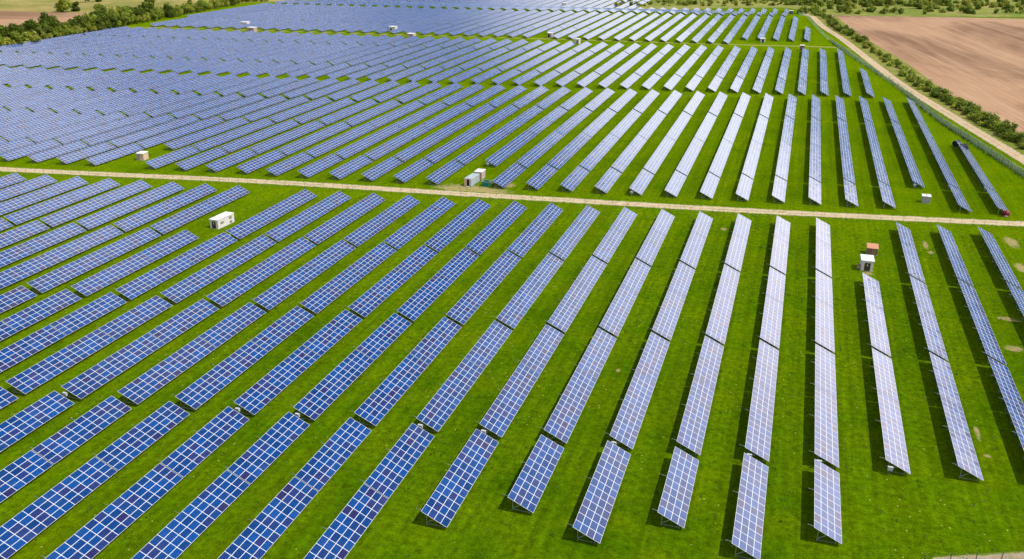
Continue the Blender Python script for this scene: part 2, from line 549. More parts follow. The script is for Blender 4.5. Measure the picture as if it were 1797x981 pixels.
q0_, q1_ = at(1600, 70), at(1790, 158)
SOIL_DIR = math.atan2(q1_.y - q0_.y, q1_.x - q0_.x)
MAT = {
    'module': module_material(),
    'grass': grass_material(),
    'gravel': track_material('pale_gravel', (0.42, 0.32, 0.185), (0.56, 0.45, 0.29), True, 0.45),
    'dirt': track_material('sandy_dirt', (0.42, 0.30, 0.18), (0.53, 0.40, 0.26), True, 0.4),
    'soil_path': track_material('grey_soil', (0.26, 0.20, 0.12), (0.36, 0.29, 0.19), False),
    'faint': track_material('worn_grass', (0.30, 0.27, 0.06), (0.22, 0.24, 0.03), True, 0.7),
    'verge': meadow_material((0.14, 0.18, 0.02), (0.22, 0.22, 0.04), (0.30, 0.24, 0.09)),
    'soil': soil_material(SOIL_DIR),
    'soil_b': soil_material(rad(8)),
    'meadow': meadow_material((0.19, 0.19, 0.04), (0.31, 0.255, 0.08), (0.38, 0.27, 0.11)),
    'green_meadow': meadow_material((0.13, 0.18, 0.02), (0.24, 0.24, 0.05), (0.33, 0.26, 0.10)),
    'steel': plain('galvanised_steel', (0.46, 0.49, 0.52), 0.42, 0.75, 0.1),
    'white': plain('white_paint', (0.78, 0.77, 0.74), 0.55, 0, 0.08),
    'box': plain('pale_grey_box', (0.52, 0.53, 0.54), 0.5, 0, 0.08),
    'wall': plain('white_render', (0.70, 0.66, 0.60), 0.8, 0, 0.10, 2.0, 0.1),
    'roof_white': plain('white_roof_sheet', (0.77, 0.745, 0.70), 0.6, 0, 0.06),
    'brown': plain('brown_door_paint', (0.060, 0.038, 0.026), 0.5),
    'louvre': plain('grey_louvre', (0.30, 0.27, 0.24), 0.5),
    'yellow': plain('yellow_sign', (0.80, 0.62, 0.16), 0.5),
    'brick': plain('brown_brick', (0.27, 0.155, 0.105), 0.9, 0, 0.2, 6.0, 0.2),
    'rust_roof': plain('orange_roof_sheet', (0.56, 0.26, 0.145), 0.7, 0, 0.15),
    'pink': plain('pinkish_render', (0.50, 0.36, 0.32), 0.85, 0, 0.12),
    'beige': plain('beige_panel', (0.66, 0.47, 0.31), 0.7, 0, 0.12),
    'greypanel': plain('grey_panel', (0.47, 0.43, 0.42), 0.7, 0, 0.12),
    'container': plain('pale_blue_container_steel', (0.56, 0.62, 0.62), 0.5, 0.1, 0.14),
    'dark': plain('painted_dark_opening', (0.012, 0.010, 0.010), 0.8),  # near-black colour paints the shade inside open doorways; one dark door shares it
    'green_tank': plain('green_plastic', (0.012, 0.22, 0.165), 0.4, 0, 0.1),
    'wood': plain('weathered_timber', (0.36, 0.23, 0.14), 0.85, 0, 0.25, 5.0),
    'red': plain('red_paint', (0.17, 0.010, 0.014), 0.4, 0, 0.12),
    'rubber': plain('black_rubber', (0.035, 0.034, 0.042), 0.6, 0, 0.2),
    'post': plain('dark_fence_post', (0.13, 0.135, 0.12), 0.6, 0.2),
    'greenpost': plain('green_fence_post', (0.30, 0.46, 0.32), 0.5),
    'mesh_green': mesh_fence_material('green_wire_mesh', (0.62, 0.75, 0.48)),
    'concrete': plain('pale_concrete', (0.45, 0.42, 0.36), 0.85, 0, 0.12),
    'bark': plain('bark', (0.10, 0.075, 0.05), 0.9, 0, 0.2),
    'leaf_dark': leaf_material('dark_leaves', (0.056, 0.096, 0.004), (0.150, 0.190, 0.015)),
    'leaf_mid': leaf_material('green_leaves', (0.115, 0.170, 0.008), (0.26, 0.30, 0.03)),
    'leaf_light': leaf_material('yellow_green_leaves', (0.17, 0.21, 0.016), (0.36, 0.36, 0.05)),
    'tuss': leaf_material('tussock_blades', (0.060, 0.135, 0.002), (0.125, 0.205, 0.006)),
    'bush_dark': leaf_material('bush_dark_leaves', (0.075, 0.125, 0.006), (0.19, 0.24, 0.02)),
    'bush_mid': leaf_material('bush_leaves', (0.13, 0.19, 0.01), (0.28, 0.33, 0.03)),
    'bush_light': leaf_material('bush_yellow_leaves', (0.20, 0.25, 0.018), (0.40, 0.40, 0.06)),
    'reed': leaf_material('tall_grass_blades', (0.035, 0.085, 0.014), (0.10, 0.17, 0.03)),
}


# ------------------------------------------------------------------ ground, tracks and fields
def grid_sheet(name, poly_fn, nu, nv, mat, dz, kind='structure', uvs=None):
    """a sheet draped on the land; poly_fn(s, t) gives x, y for s, t in 0..1"""
    mb = MB()
    for i in range(nu):
        for j in range(nv):
            pts, uv = [], []
            for a, c in ((i, j), (i + 1, j), (i + 1, j + 1), (i, j + 1)):
                x, y = poly_fn(a / nu, c / nv)
                pts.append((x, y, zt(x, y) + dz))
                uv.append(uvs(a / nu, c / nv) if uvs else (a / nu, c / nv))
            mb.face(pts, 0, uv)
    o = mb.build(name, mat)
    for p in o.data.polygons:
        if p.normal.z < 0:
            p.flip()
    return tag(o, kind=kind)


def ground_sheet():
    xs = [-6000, -3000, -1500, -1000] + list(range(-760, 420, 40)) + [600, 1000, 2000, 4000, 6000]
    ys = [-1500, -500, 0, 200, 400, 560] + list(range(600, 1120, 5)) + [1200, 1500, 2500, 5000, 9000]
    v = [(x, y, zt(x, y)) for y in ys for x in xs]
    nx = len(xs)
    f = [(j * nx + i, j * nx + i + 1, (j + 1) * nx + i + 1, (j + 1) * nx + i) for j in range(len(ys) - 1) for i in range(nx - 1)]
    me = bpy.data.meshes.new('ground')
    me.from_pydata(v, [], f)
    me.materials.append(MAT['grass'])
    return tag(link('ground', me), kind='structure')


ground_sheet()


def catmull(pts, t):
    n = len(pts) - 1
    f = min(n - 1e-6, max(0.0, t * n))
    i = int(f)
    k = f - i
    p0, p1, p2, p3 = pts[max(i - 1, 0)], pts[i], pts[i + 1], pts[min(i + 2, n)]
    return tuple(0.5 * (2 * b + (c - a) * k + (2 * a - 5 * b + 4 * c - d) * k * k + (3 * b - a - 3 * c + d) * k ** 3)
                 for a, b, c, d in zip(p0, p1, p2, p3))


def ribbon(name, pts, w, mat, dz, seg):
    L = sum(math.dist(a, b) for a, b in zip(pts, pts[1:]))

    def fn(s, t):
        a = catmull(pts, s)
        b = catmull(pts, min(1, s + 0.004))
        c = catmull(pts, max(0, s - 0.004))
        d = Vector((b[0] - c[0], b[1] - c[1])).normalized()
        o = (t - 0.5) * (w(s) if callable(w) else w)
        return a[0] - d.y * o, a[1] + d.x * o
    return grid_sheet(name, fn, seg, 1, mat, dz, uvs=lambda s, t: (s * L, t))


ROAD = [(-700, 133), (-420, 179.5), (-243, 208.6), (-161, 223.7), (-83, 234.6), (-12, 245.3), (54, 257.6), (76, 262)]
ribbon('gravel_track', ROAD, 5.0, MAT['gravel'], 0.02, 220)


def xy(u, v):
    p = at(u, v)
    return (p.x, p.y)


PERIM = [xy(1407, 9), xy(1412, 22), xy(1440, 43), xy(1480, 70), xy(1570, 140), xy(1640, 185), xy(1700, 222), xy(1797, 281), (78, 280), (98, 180), (118, 90), (130, 20)]
ribbon('dirt_track', [xy(1425, -4)] + PERIM, lambda s: 6.0, MAT['dirt'], 0.07, 240)
ribbon('worn_path', [(-460, 524), (-380, 541), (-250, 562), (-145, 580), (-40, 597), (6, 606), (22, 600)], 5.0, MAT['faint'], 0.015, 60)

ribbon('verge', [(a + 11.5, b) for a, b in PERIM], 17.0, MAT['verge'], 0.04, 240)
# ploughed land and rough pasture
def quad(a, b, c, d):
    def fn(s, t):
        p = [a[i] * (1 - s) * (1 - t) + b[i] * s * (1 - t) + c[i] * s * t + d[i] * (1 - s) * t for i in (0, 1)]
        return p[0], p[1]
    return fn


e0, e1 = xy(1453, 26), xy(1820, 31)
grid_sheet('ploughed_field', lambda s, t: (
    (catmull([(126, 150), (88, 255), (72, 378), (61, 439), (46.5, 568), (27, 690), e0], t)[0]) * (1 - s) + 520 * s,
    (catmull([(126, 150), (88, 255), (72, 378), (61, 439), (46.5, 568), (27, 690), e0], t)[1]) * (1 - s) + (150 + (e1[1] + 60 - 150) * t) * s),
    16, 150, MAT['soil'], 0.06)
pl = [xy(0, 22), xy(180, 26), xy(188, 34), xy(0, 60)]
grid_sheet('ploughed_field', quad((pl[3][0] - 500, pl[3][1] - 190), (pl[3][0] + 40, pl[3][1] - 40), (pl[1][0] + 24, pl[1][1] + 10), (pl[0][0] - 500, pl[0][1] - 60)),
           6, 10, MAT['soil_b'], 0.05)
pr = [xy(1640, -6), xy(1830, 8)]
grid_sheet('ploughed_field', quad((pr[0][0] + 20, pr[0][1] + 6), (pr[1][0] + 300, pr[1][1] - 2), (900, 1700), (-200, 1500)), 6, 8, MAT['soil_b'], 0.09)
# pasture west of the hedge and beyond the far rows
grid_sheet('pasture', quad((-1600, 250), (-462, 250), (-500, 1050), (-1700, 1200)), 40, 160, MAT['meadow'], 0.03)
EDGE = [(-3000, 930), (-560, 905), xy(975, 12), xy(1080, 19), xy(1240, 15), xy(1385, 14), (e0[0] - 6, e0[1] - 8), (e0[0] + 60, e0[1] + 8), e1, (520, e1[1] + 50), (1600, e1[1] + 200)]
EX, EY = [p[0] for p in EDGE], [p[1] for p in EDGE]


def pasture_fn(s_, t_):
    x = -1400 + 2900 * (0.5 + 0.5 * math.copysign(abs(2 * s_ - 1) ** 1.8, 2 * s_ - 1))
    return x, float(np.interp(x, EX, EY)) + 1900 * t_ ** 1.6


grid_sheet('far_pasture', pasture_fn, 160, 200, MAT['green_meadow'], 0.14)

# ------------------------------------------------------------------ solar tables
PITCH, WID, ZLO, ZHI = 9.9483, 3.6737, 0.60, 2.3285
SKEW = 1.63
TILT = math.atan2(ZHI - ZLO, WID)
SL = math.hypot(WID, ZHI - ZLO)
NX, NZ = math.sin(TILT), math.cos(TILT)
TH = 0.05


def slab(mb, x0, y0, z0, L, n, u0=0.0, z1=None):
    """the module plane: high edge at x0, low edge WID further; top face carries module UVs"""
    zb = z0 if z1 is None else z1
    h0, h1 = Vector((x0, y0, z0 + ZHI)), Vector((x0, y0 + L, zb + ZHI))
    l0, l1 = Vector((x0 + WID, y0, z0 + ZLO)), Vector((x0 + WID, y0 + L, zb + ZLO))
    d = Vector((NX, 0, NZ)) * TH
    z = [(0, 0)] * 4
    mb.face((h0, l0, l1, h1), 0, [(u0, 0), (u0, 4), (u0 + n, 4), (u0 + n, 0)])
    mb.face((h0 - d, h1 - d, l1 - d, l0 - d), 1, z)
    mb.face((h0, h0 - d, l0 - d, l0), 1, z)
    mb.face((h1, l1, l1 - d, h1 - d), 1, z)
    mb.face((h0, h1, h1 - d, h0 - d), 1, z)
    mb.face((l0, l0 - d, l1 - d, l1), 1, z)


def on_slope(s, drop):
    """x, z of a point s metres down the slope from the high edge, drop metres under the glass"""
    return s * math.cos(TILT) - NX * drop, ZHI - s * math.sin(TILT) - NZ * drop


def truss(mb, y):
    xr, zr = on_slope(0.75, 0.17)
    xf, zf = on_slope(3.35, 0.17)
    a, b = on_slope(0.10, 0.17), on_slope(SL - 0.08, 0.17)
    mb.bar((a[0], y, a[1]), (b[0], y, b[1]), 0.07, 0.10)             # rafter
    mb.bar((xr, y, -0.3), (xr, y, zr), 0.09)                          # rear post
    mb.bar((xf, y, -0.3), (xf, y, zf), 0.09)                          # front post
    mb.bar((xr, y + 0.07, 0.33), (on_slope(2.2, 0.17)[0], y + 0.07, on_slope(2.2, 0.17)[1]), 0.06)
    mb.bar((xr, y - 0.07, 0.28), (xf, y - 0.07, 0.28), 0.06)


def purlins(mb, L):
    for s in (0.25, 1.3, 2.45, 3.75):
        x, z = on_slope(s, 0.088)
        mb.bar((x, 0.1, z), (x, L - 0.1, z), 0.06, 0.07)


MESH = {}


def table_meshes(n, L):
    key = (n, round(L, 2))
    if key in MESH:
        return MESH[key]
    a = MB()
    slab(a, 0, 0, 0, L, n)
    pur = MB()
    purlins(pur, L)
    tr = MB()
    truss(tr, 0)
    k = max(3, round(L / 3.4) + 1)
    ys = [0.45 + (L - 0.9) * i / (k - 1) for i in range(k)]
    allf = MB()
    purlins(allf, L)
    for y in ys:
        truss(allf, y)
    if 'truss' not in MESH:
        MESH['truss'] = tr.mesh('truss', MAT['steel'])
        rod = MB()
        rod.tube([(0.12, 0, ZHI - 0.12), (-0.35, 0, ZHI + 0.02), (-0.85, 0, ZHI + 0.10)], [0.022, 0.020, 0.014], 6)
        MESH['rod'] = rod.mesh('lightning_rod', MAT['steel'])
        bx = MB()
        x, z = on_slope(1.0, 0.3)
        bx.box((x - 0.36, -0.50, z - 0.72), (x + 0.36, -0.12, z - 0.16), 0)
        bx.bar((x - 0.55, -0.06, z - 0.3), (x + 0.6, -0.06, z - 0.3), 0.05, mi=1)
        bx.bar((x - 0.3, -0.10, z - 0.3), (x - 0.3, 0.4, z - 0.3), 0.05, mi=1)
        bx.bar((x, -0.19, z - 0.76), (x, -0.19, 0.0), 0.07, mi=1)
        MESH['box'] = bx.mesh('inverter_box', [MAT['box'], MAT['steel']])
    MESH[key] = (a.mesh('module_array', [MAT['module'], MAT['steel']]), pur.mesh('purlin_set', MAT['steel']),
                 allf.mesh('support_frame', MAT['steel']), ys)
    return MESH[key]


TABLES = []          # field, row, order from the gravel track, x, y, modules, length, extras


def put(field, k, off, order, yn, n, L=None, box=False, extra=0.0):
    x = (k + off) * PITCH
    y = yn + SKEW * (k if extra == 0 else k) + extra
    TABLES.append(dict(f=field, k=k, o=order, x=x, y=y, n=n, L=L or n * MOD_L, box=box))


# front field: rows end at the track; tables of 10 and 13 modules in turn
BOX1 = {-12, -9, -8, -6, -5, -3, -1, 0, 1}
for k in range(-30, 5):
    drift = -0.055 * min(0, k + 4) if k < -4 else 0.0           # the row ends creep outwards to the left
    tops = [(237.0, 0), (197.7, 1), (158.4, 2), (118.6, 3)]
    order = 0
    for top, i in tops:
        top = top + (drift if i < 2 else drift * 0.3)
        for part, (n, y0) in enumerate(((10, top - 10 * MOD_L), (13, top - 10 * MOD_L - 0.16 - 13 * MOD_L))):
            if i == 0 and k == -15:
                continue                                            # the long white cabin stands here
            if k == 1 and i == 0:
                continue                                            # and the white hut here
            if k >= 1 and i == 3:
                continue
            if i == 3 and part == 1 and k > -6:
                if k in (-1, -3, -5):
                    pass
                else:
                    continue
            if i == 3 and part == 0 and k in (-1, -3, -5):
                continue
            if i == 3 and part == 1 and k in (-1, -3, -5):
                y0 = top - 13 * MOD_L
            order += 1
            put('front', k, 0.0, order, y0, n, box=(part == 1 and ((i == 2 and k in BOX1) or (i == 0 and k in (-12, -8, -14)))))
# one more run of tables just out of the frame at lower left
for k in range(-30, -5):
    put('front', k, 0.0, 9, 118.65 - 23 * MOD_L - 1.1 - 10 * MOD_L, 10)

for k in range(-46, 5):
    order = 0
    topn = 421.3 + 0.28 * (k + 5) if k > -14 else (418.8 if k > -22 else 420.2)
    left = -440 + 0.0
    for i, (y0, y1, n) in enumerate(((257.0, 279.5, 13), (280.6, 327.1, 28), (327.5, 372.9, 28), (374.4, topn, 28))):
        if k in (-11, -22, 2) and i == 0:
            continue
        if k == 4 and i > 0:
            if i > 1:
                continue
            y1, n = 340.5, 36
        y0, y1 = y0 + (0.9 if k < -17 else 0), y1 + (1.2 if k < -17 and i == 0 else 0)
        if (k + .79) * PITCH < -455 + 0.05 * (y0 - 300):
            continue
        order += 1
        put('middle', k, 0.79, order, y0, n, y1 - y0, box=(i == 0 and k in (3, -6)) or (i == 1 and k in (2, 3, 4, -11)))
for k in range(-47, 3):
    b = 0.28 * (k + 5)
    order = 0
    for i, (y0, y1, n) in enumerate(((429.3 + b * .5, 465.6 + b, 22), (467.3 + b, 504.4 + b, 22), (504.7 + b, 542.8 + b, 23), (544.4 + b, 581.0 + b * .7, 22))):
        if k < -12:
            bb = 0.28 * -7 - 0.28 * (k + 12) * 0.3
            y0, y1 = y0 - b + bb, y1 - b + bb
            if i == 0:
                y0 = 427.3 if k > -17 else 425.2
        if k == 2 and i > 1:
            continue
        if (k + .16) * PITCH < -440 - 0.18 * (y0 - 420) * (1 if y0 < 520 else 0.9):
            continue
        order += 1
        put('third', k, 0.16 - 0.018 * min(0, k + 3) * -1 if False else 0.16, order, y0, n, y1 - y0)
FAR = []
for k in range(-46, 0):
    yn0 = 626.5 if k >= -5 or k == -18 else 603.5
    segs = [(yn0, 657.0, round((657 - yn0) / MOD_L)), (658.0, 700.5, 25), (700.8, 738, 22), (738.4, 778.5 + 0.5 * max(-12, k), 22)]
    for i, (y0, y1, n) in enumerate(segs):
        if k == -1 and i > 1:
            continue
        if k == -2 and i == 3:
            y1 -= 3
        if (k + .16) * PITCH < -446 - 0.22 * (y0 - 580):
            continue
        put('fourth', k, 0.16 + (0.016 * -k if k > -25 else 0.4), i + 1, y0, n, y1 - y0)
    top2 = 905 + 2.0 * k if k > -16 else 872
    if k < -2:
        y0 = 787.5 + 0.5 * max(-12, k)
        for i in range(3 if k > -17 else 6):
            y1 = y0 + 38 if k <= -17 else y0 + (top2 - 787 - 0.5 * max(-12, k)) / 3 - .3
            if (k + .16) * PITCH < -470:
                continue
            put('fourth', k, 0.16 + (0.016 * -k if k > -25 else 0.4), i + 5, y0, 23, y1 - y0)
            y0 = y1 + 0.4


def project(p):
    d = np.array([p[0] - CAM_X, p[1], p[2] - CAM_H])
    z = d @ CAM_W
    return 898.5 + CAM_F * (d @ CAM_R) / z, 490.5 - CAM_F * (d @ CAM_U) / z, z


def shown(t):
    """area of the table's glass inside the frame, in square pixels of the photograph"""
    a = 0.0
    for s in range(6):
        y0, y1 = t['y'] + t['L'] * s / 6, t['y'] + t['L'] * (s + 1) / 6
        g = zt(t['x'], t['y'])
        q = [project(p) for p in ((t['x'], y0, g + ZHI), (t['x'] + WID, y0, g + ZLO), (t['x'] + WID, y1, g + ZLO), (t['x'], y1, g + ZHI))]
        if min(c[2] for c in q) < 1:
            continue
        cu, cv = sum(c[0] for c in q) / 4, sum(c[1] for c in q) / 4
        if -15 < cu < 1812 and -10 < cv < 996:
            a += abs(sum(q[i][0] * q[(i + 1) % 4][1] - q[(i + 1) % 4][0] * q[i][1] for i in range(4))) / 2
    return a


for t in TABLES:
    t['a'] = shown(t)
seen = sorted([t for t in TABLES if t['a'] > 0], key=lambda t: -t['a'])
single = seen[:300]
ids = {id(t) for t in single}
rest = [t for t in TABLES if id(t) not in ids]

ORD = ['', 'first', 'second', 'third', 'fourth', 'fifth', 'sixth', 'seventh', 'eighth', 'ninth', 'tenth', 'eleventh', 'twelfth', 'thirteenth',
       'fourteenth', 'fifteenth', 'sixteenth', 'seventeenth', 'eighteenth', 'nineteenth', 'twentieth']
for tens in ('twenty', 'thirty', 'forty'):
    ORD += [tens + '-' + q for q in ORD[1:10]] + [{'twenty': 'thirtieth', 'thirty': 'fortieth', 'forty': 'fiftieth'}[tens]]


def row_words(t):
    k = t['k']
    if t['f'] == 'front':
        marks = [(1, 'white hut'), (-15, 'long white cabin')]
    else:
        marks = [(2, 'small grey hut'), (-11, 'pale container shed'), (-22, 'beige kiosk')]
    m = min(marks, key=lambda q: abs(q[0] - k))
    d = k - m[0]
    if d == 0:
        return 'in line with the ' + m[1]
    return '%s row %s of the %s' % (ORD[abs(d)], 'right' if d > 0 else 'left', m[1])


SIDE = {'front': 'below', 'middle': 'above'}
rng = random.Random(5)
for t in single:
    x, y = t['x'], t['y']
    root = empty('solar_table', (x, y, 0))
    arr, pur, frm, ys = table_meshes(t['n'], t['L'])
    hue = 'blue' if (t['k'] < -3 if t['f'] == 'front' else t['k'] < -7) else 'pale'
    where = {1: 'nearest to', 2: 'second from', 3: 'third from', 4: 'fourth from', 5: 'fifth from', 6: 'sixth from', 7: 'seventh from', 8: 'eighth from'}[min(8, t['o'])]
    if t['f'] in SIDE:
        lab = '%s solar table %s, %s %s the gravel track' % (hue, row_words(t), where.replace(' to', '').replace(' from', ''), SIDE[t['f']])
        grp = 'solar tables in front of the gravel track' if t['f'] == 'front' else 'solar tables behind the gravel track'
    else:
        lab = 'pale solar table %s row %s beyond the worn grass strip' % (ORD[abs(t['k'])], t['o'])
        grp = 'solar tables beyond the cross strip'
    tag(root, lab, 'solar table', grp)
    link('module_array', arr, root)
    if t['a'] > 900 and t['f'] == 'front':
        link('purlin_set', pur, root)
        for q in ys:
            o = link('truss', MESH['truss'], root)
            o.location = (0, q, 0)
        for q in (0.35, t['L'] * 0.52):
            o = link('lightning_rod', MESH['rod'], root)
            o.location = (0, q, 0)
    else:
        link('support_frame', frm, root)
    if t['box']:
        link('inverter_box', MESH['box'], root)

# every table further off: one mesh that follows the land
mb = MB()
for i, t in enumerate(rest):
    n = t['n']
    steps = 1 if t['y'] + t['L'] < 640 else 6
    for s in range(steps):
        y0 = t['y'] + t['L'] * s / steps
        g0, g1 = zt(t['x'], y0), zt(t['x'], y0 + t['L'] / steps)
        slab(mb, t['x'], y0, g0, t['L'] / steps, n / steps, 100 * (i + 1) + n * s / steps, g1)
    for q in range(max(2, round(t['L'] / 7)) + 1):
        y = t['y'] + 0.4 + (t['L'] - 0.8) * q / max(2, round(t['L'] / 7))
        g = zt(t['x'], y)
        a, b = on_slope(0.7, 0.06), on_slope(3.3, 0.06)
        mb.bar((t['x'] + a[0], y, g - 0.3), (t['x'] + a[0], y, g + a[1]), 0.10, mi=1)
        mb.bar((t['x'] + b[0], y, g - 0.3), (t['x'] + b[0], y, g + b[1]), 0.10, mi=1)
o = mb.build('solar_tables', [MAT['module'], MAT['steel']])
tag(o, 'hundreds of distant solar tables in long rows reaching to the far meadow', 'solar tables', kind='stuff')


# ------------------------------------------------------------------ small buildings
def frame_of(p, rz=0.0):
    return p, rz


def hut(name, label, cat, loc, w, d, h, wallm, roofm, rz=0.0, door=None, over=0.14, roof_t=0.16, slope=0.0, doorm='brown', sign=True, dw=1.2, dh=1.95, louvres=(), vent=False, panels=False, group=None):
    """a flat-roofed kiosk: door faces the camera (-y), louvres on the +x side"""
    r = empty(name, loc, rz)
    tag(r, label, cat, group)
    b = MB()
    b.box((-w / 2, 0, -0.2), (w / 2, d, h))
    if panels:
        for i in range(9):
            x = -w / 2 + w * (i + 0.5) / 9
            b.box((x - 0.03, -0.025, 0.05), (x + 0.03, -0.002, h - 0.05))
    b.build('wall', wallm, r)
    p = MB()
    p.box((-w / 2 - 0.06, -0.06, -0.22), (w / 2 + 0.06, d + 0.06, 0.10))
    p.build('plinth', MAT['concrete'], r)
    f = MB()
    x0, x1, y0, y1 = -w / 2 - over, w / 2 + over, -over, d + over
    z0 = h + 0.003
    f.v += [(x0, y0, z0), (x1, y0, z0), (x1, y1, z0), (x0, y1, z0), (x0, y0, z0 + roof_t), (x1, y0, z0 + roof_t), (x1, y1, z0 + roof_t + slope), (x0, y1, z0 + roof_t + slope)]
    for q in ((0, 3, 2, 1), (4, 5, 6, 7), (0, 1, 5, 4), (1, 2, 6, 5), (2, 3, 7, 6), (3, 0, 4, 7)):
        f.f.append(q); f.mi.append(0); f.uv.append([(0, 0)] * 4)
    ro = f.build('roof', roofm, r)
    if vent:
        v = MB()
        v.tube([(0, d / 2, z0 + roof_t), (0, d / 2, z0 + roof_t + 0.22)], [0.16, 0.13], 10)
        v.build('roof_vent', MAT['louvre'], ro)
    if door is not None:
        dm = MB()
        for s in (-1, 1):
            c = door + s * dw / 4
            dm.box((c - dw / 4 + 0.012, -0.05, 0.10), (c + dw / 4 - 0.012, -0.003, 0.10 + dh))
        do = dm.build('door', MAT[doorm], r)
        hb = MB()
        hb.box((door + 0.05, -0.11, 1.05), (door + 0.09, -0.052, 1.25))
        hb.build('handle', MAT['steel'], do)
        fr = MB()
        for s in (-1, 1):
            fr.box((door + s * (dw / 2 + 0.03) - 0.03, -0.06, 0.10), (door + s * (dw / 2 + 0.03) + 0.03, -0.003, 0.10 + dh + 0.06))
        fr.build('door_frame', wallm, r)
        if sign:
            sg = MB()
            sg.face([(door - 0.02 - 0.19, -0.056, 1.42), (door - 0.02 + 0.19, -0.056, 1.42), (door - 0.02, -0.056, 1.76)])
            sg.box((door - 0.15, -0.056, 1.24), (door + 0.11, -0.053, 1.40))
            sg.build('warning_sign', MAT['yellow'], do)
    for (y0, z0_, lw, lh) in louvres:
        l = MB()
        n = max(3, int(lh / 0.09))
        l.box((w / 2 + 0.004, y0, z0_), (w / 2 + 0.03, y0 + lw, z0_ + lh))
        for i in range(n):
            zz = z0_ + lh * (i + 0.2) / n
            l.box((w / 2 + 0.031, y0 + 0.04, zz), (w / 2 + 0.06, y0 + lw - 0.04, zz + 0.045))
        l.build('louvre', MAT['louvre'], r)
    return r


hut('substation_cabin', 'long white cabin with brown door and grey louvres among the blue tables', 'cabin', Vector((-147.1, 182.3, 0)), 2.5, 6.6, 2.35,
    MAT['wall'], MAT['roof_white'], rad(-3), 0.0, 0.12, 0.14, 0.0, 'brown', True, 1.25, 1.9,
    louvres=((1.0, 1.05, 1.3, 0.55), (4.6, 1.35, 1.0, 0.75), (4.7, 0.25, 0.9, 0.6)))
hut('substation_hut', 'white hut with overhanging roof and brown double door in front of the track', 'hut', Vector((11.45, 206.8, 0)), 2.55, 3.2, 2.45,
    MAT['wall'], MAT['roof_white'], rad(2), 0.05, 0.18, 0.16, 0.25, 'brown', True, 1.3, 1.9, louvres=((1.0, 1.2, 0.9, 0.5),))
c = empty('meter_box', (9.75, 207.6, 0))
tag(c, 'small reddish grey box against the left wall of the white hut', 'meter box')
b = MB(); b.box((-0.30, 0, 0.08), (0.28, 0.6, 0.95)); b.box((-0.22, 0.1, 0), (-0.12, 0.5, 0.08)); b.box((0.1, 0.1, 0), (0.2, 0.5, 0.08)); b.build('cabinet', MAT['pink'], c)
b = MB(); b.box((-0.36, -0.06, 0.953), (0.34, 0.66, 1.02)); b.build('lid', MAT['red'], c)
hut('brick_hut', 'brown brick hut with orange roof behind the white hut', 'hut', Vector((13.2, 218.4, 0)), 2.35, 2.3, 1.65,
    MAT['brick'], MAT['rust_roof'], 0, 0.35, 0.16, 0.14, 0.45, 'wood', False, 0.9, 1.35)
hut('switch_hut', 'small grey hut with white roof and vent behind the gravel track', 'hut', Vector((30.3, 268.8, 0)), 2.1, 2.2, 1.95,
    MAT['greypanel'], MAT['roof_white'], 0, None, 0.16, 0.14, 0.0, vent=True, panels=True)
hut('beige_kiosk', 'beige kiosk with cream roof in a gap between blue tables', 'kiosk', Vector((-209.9, 232.0, 0)), 2.5, 3.0, 2.2,
    MAT['beige'], MAT['roof_white'], rad(8), -0.5, 0.12, 0.14, 0.0, 'louvre', False, 0.9, 1.7, vent=False)
hut('pink_brick_hut', 'pinkish brick hut with cream roof behind the pale container', 'hut', Vector((-98.9, 248.3, 0)), 2.3, 3.4, 2.3,
    MAT['pink'], MAT['roof_white'], 0, 0.2, 0.16, 0.14, 0.0, 'wood', False, 0.9, 1.6, vent=True)

# pale container; its open doorway is a near-black slab painting the inside shade
r = empty('storage_container', (-99.2, 239.9, 0), rad(-4))
tag(r, 'pale blue corrugated storage container with dark open doorway beside the track', 'container')
b = MB()
W_, D_, H_ = 2.35, 6.2, 2.5
b.box((-W_ / 2, 0.06, 0.12), (W_ / 2, D_, H_))
for i in range(24):
    y = 0.2 + (D_ - 0.4) * i / 23
    for s in (-1, 1):
        b.box((min(s * W_ / 2, s * (W_ / 2 + 0.05)), y - 0.06, 0.18), (max(s * W_ / 2 + s * 0.001, s * (W_ / 2 + 0.05)), y + 0.06, H_ - 0.06))
b.build('body', MAT['container'], r)
b = MB()
for i in range(20):
    y = 0.15 + (D_ - 0.3) * i / 19
    b.box((-W_ / 2 + 0.05, y - 0.08, H_ + 0.004), (W_ / 2 - 0.05, y + 0.08, H_ + 0.035))
b.build('roof', MAT['container'], r)
b = MB(); b.box((-0.25, 0.0, 0.2), (0.55, 0.056, 2.2)); b.build('doorway', MAT['dark'], r)
b = MB(); b.box((-W_ / 2, 0.0, 0.16), (-0.27, 0.055, 2.44)); b.build('door_panel', MAT['beige'], r)
b = MB(); b.box((0.57, 0.0, 0.16), (W_ / 2, 0.055, 2.44)); b.build('door_panel', MAT['container'], r)
b = MB(); b.box((-0.35, -0.7, -0.02), (0.65, -0.05, 0.18)); b.build('step', MAT['concrete'], r)

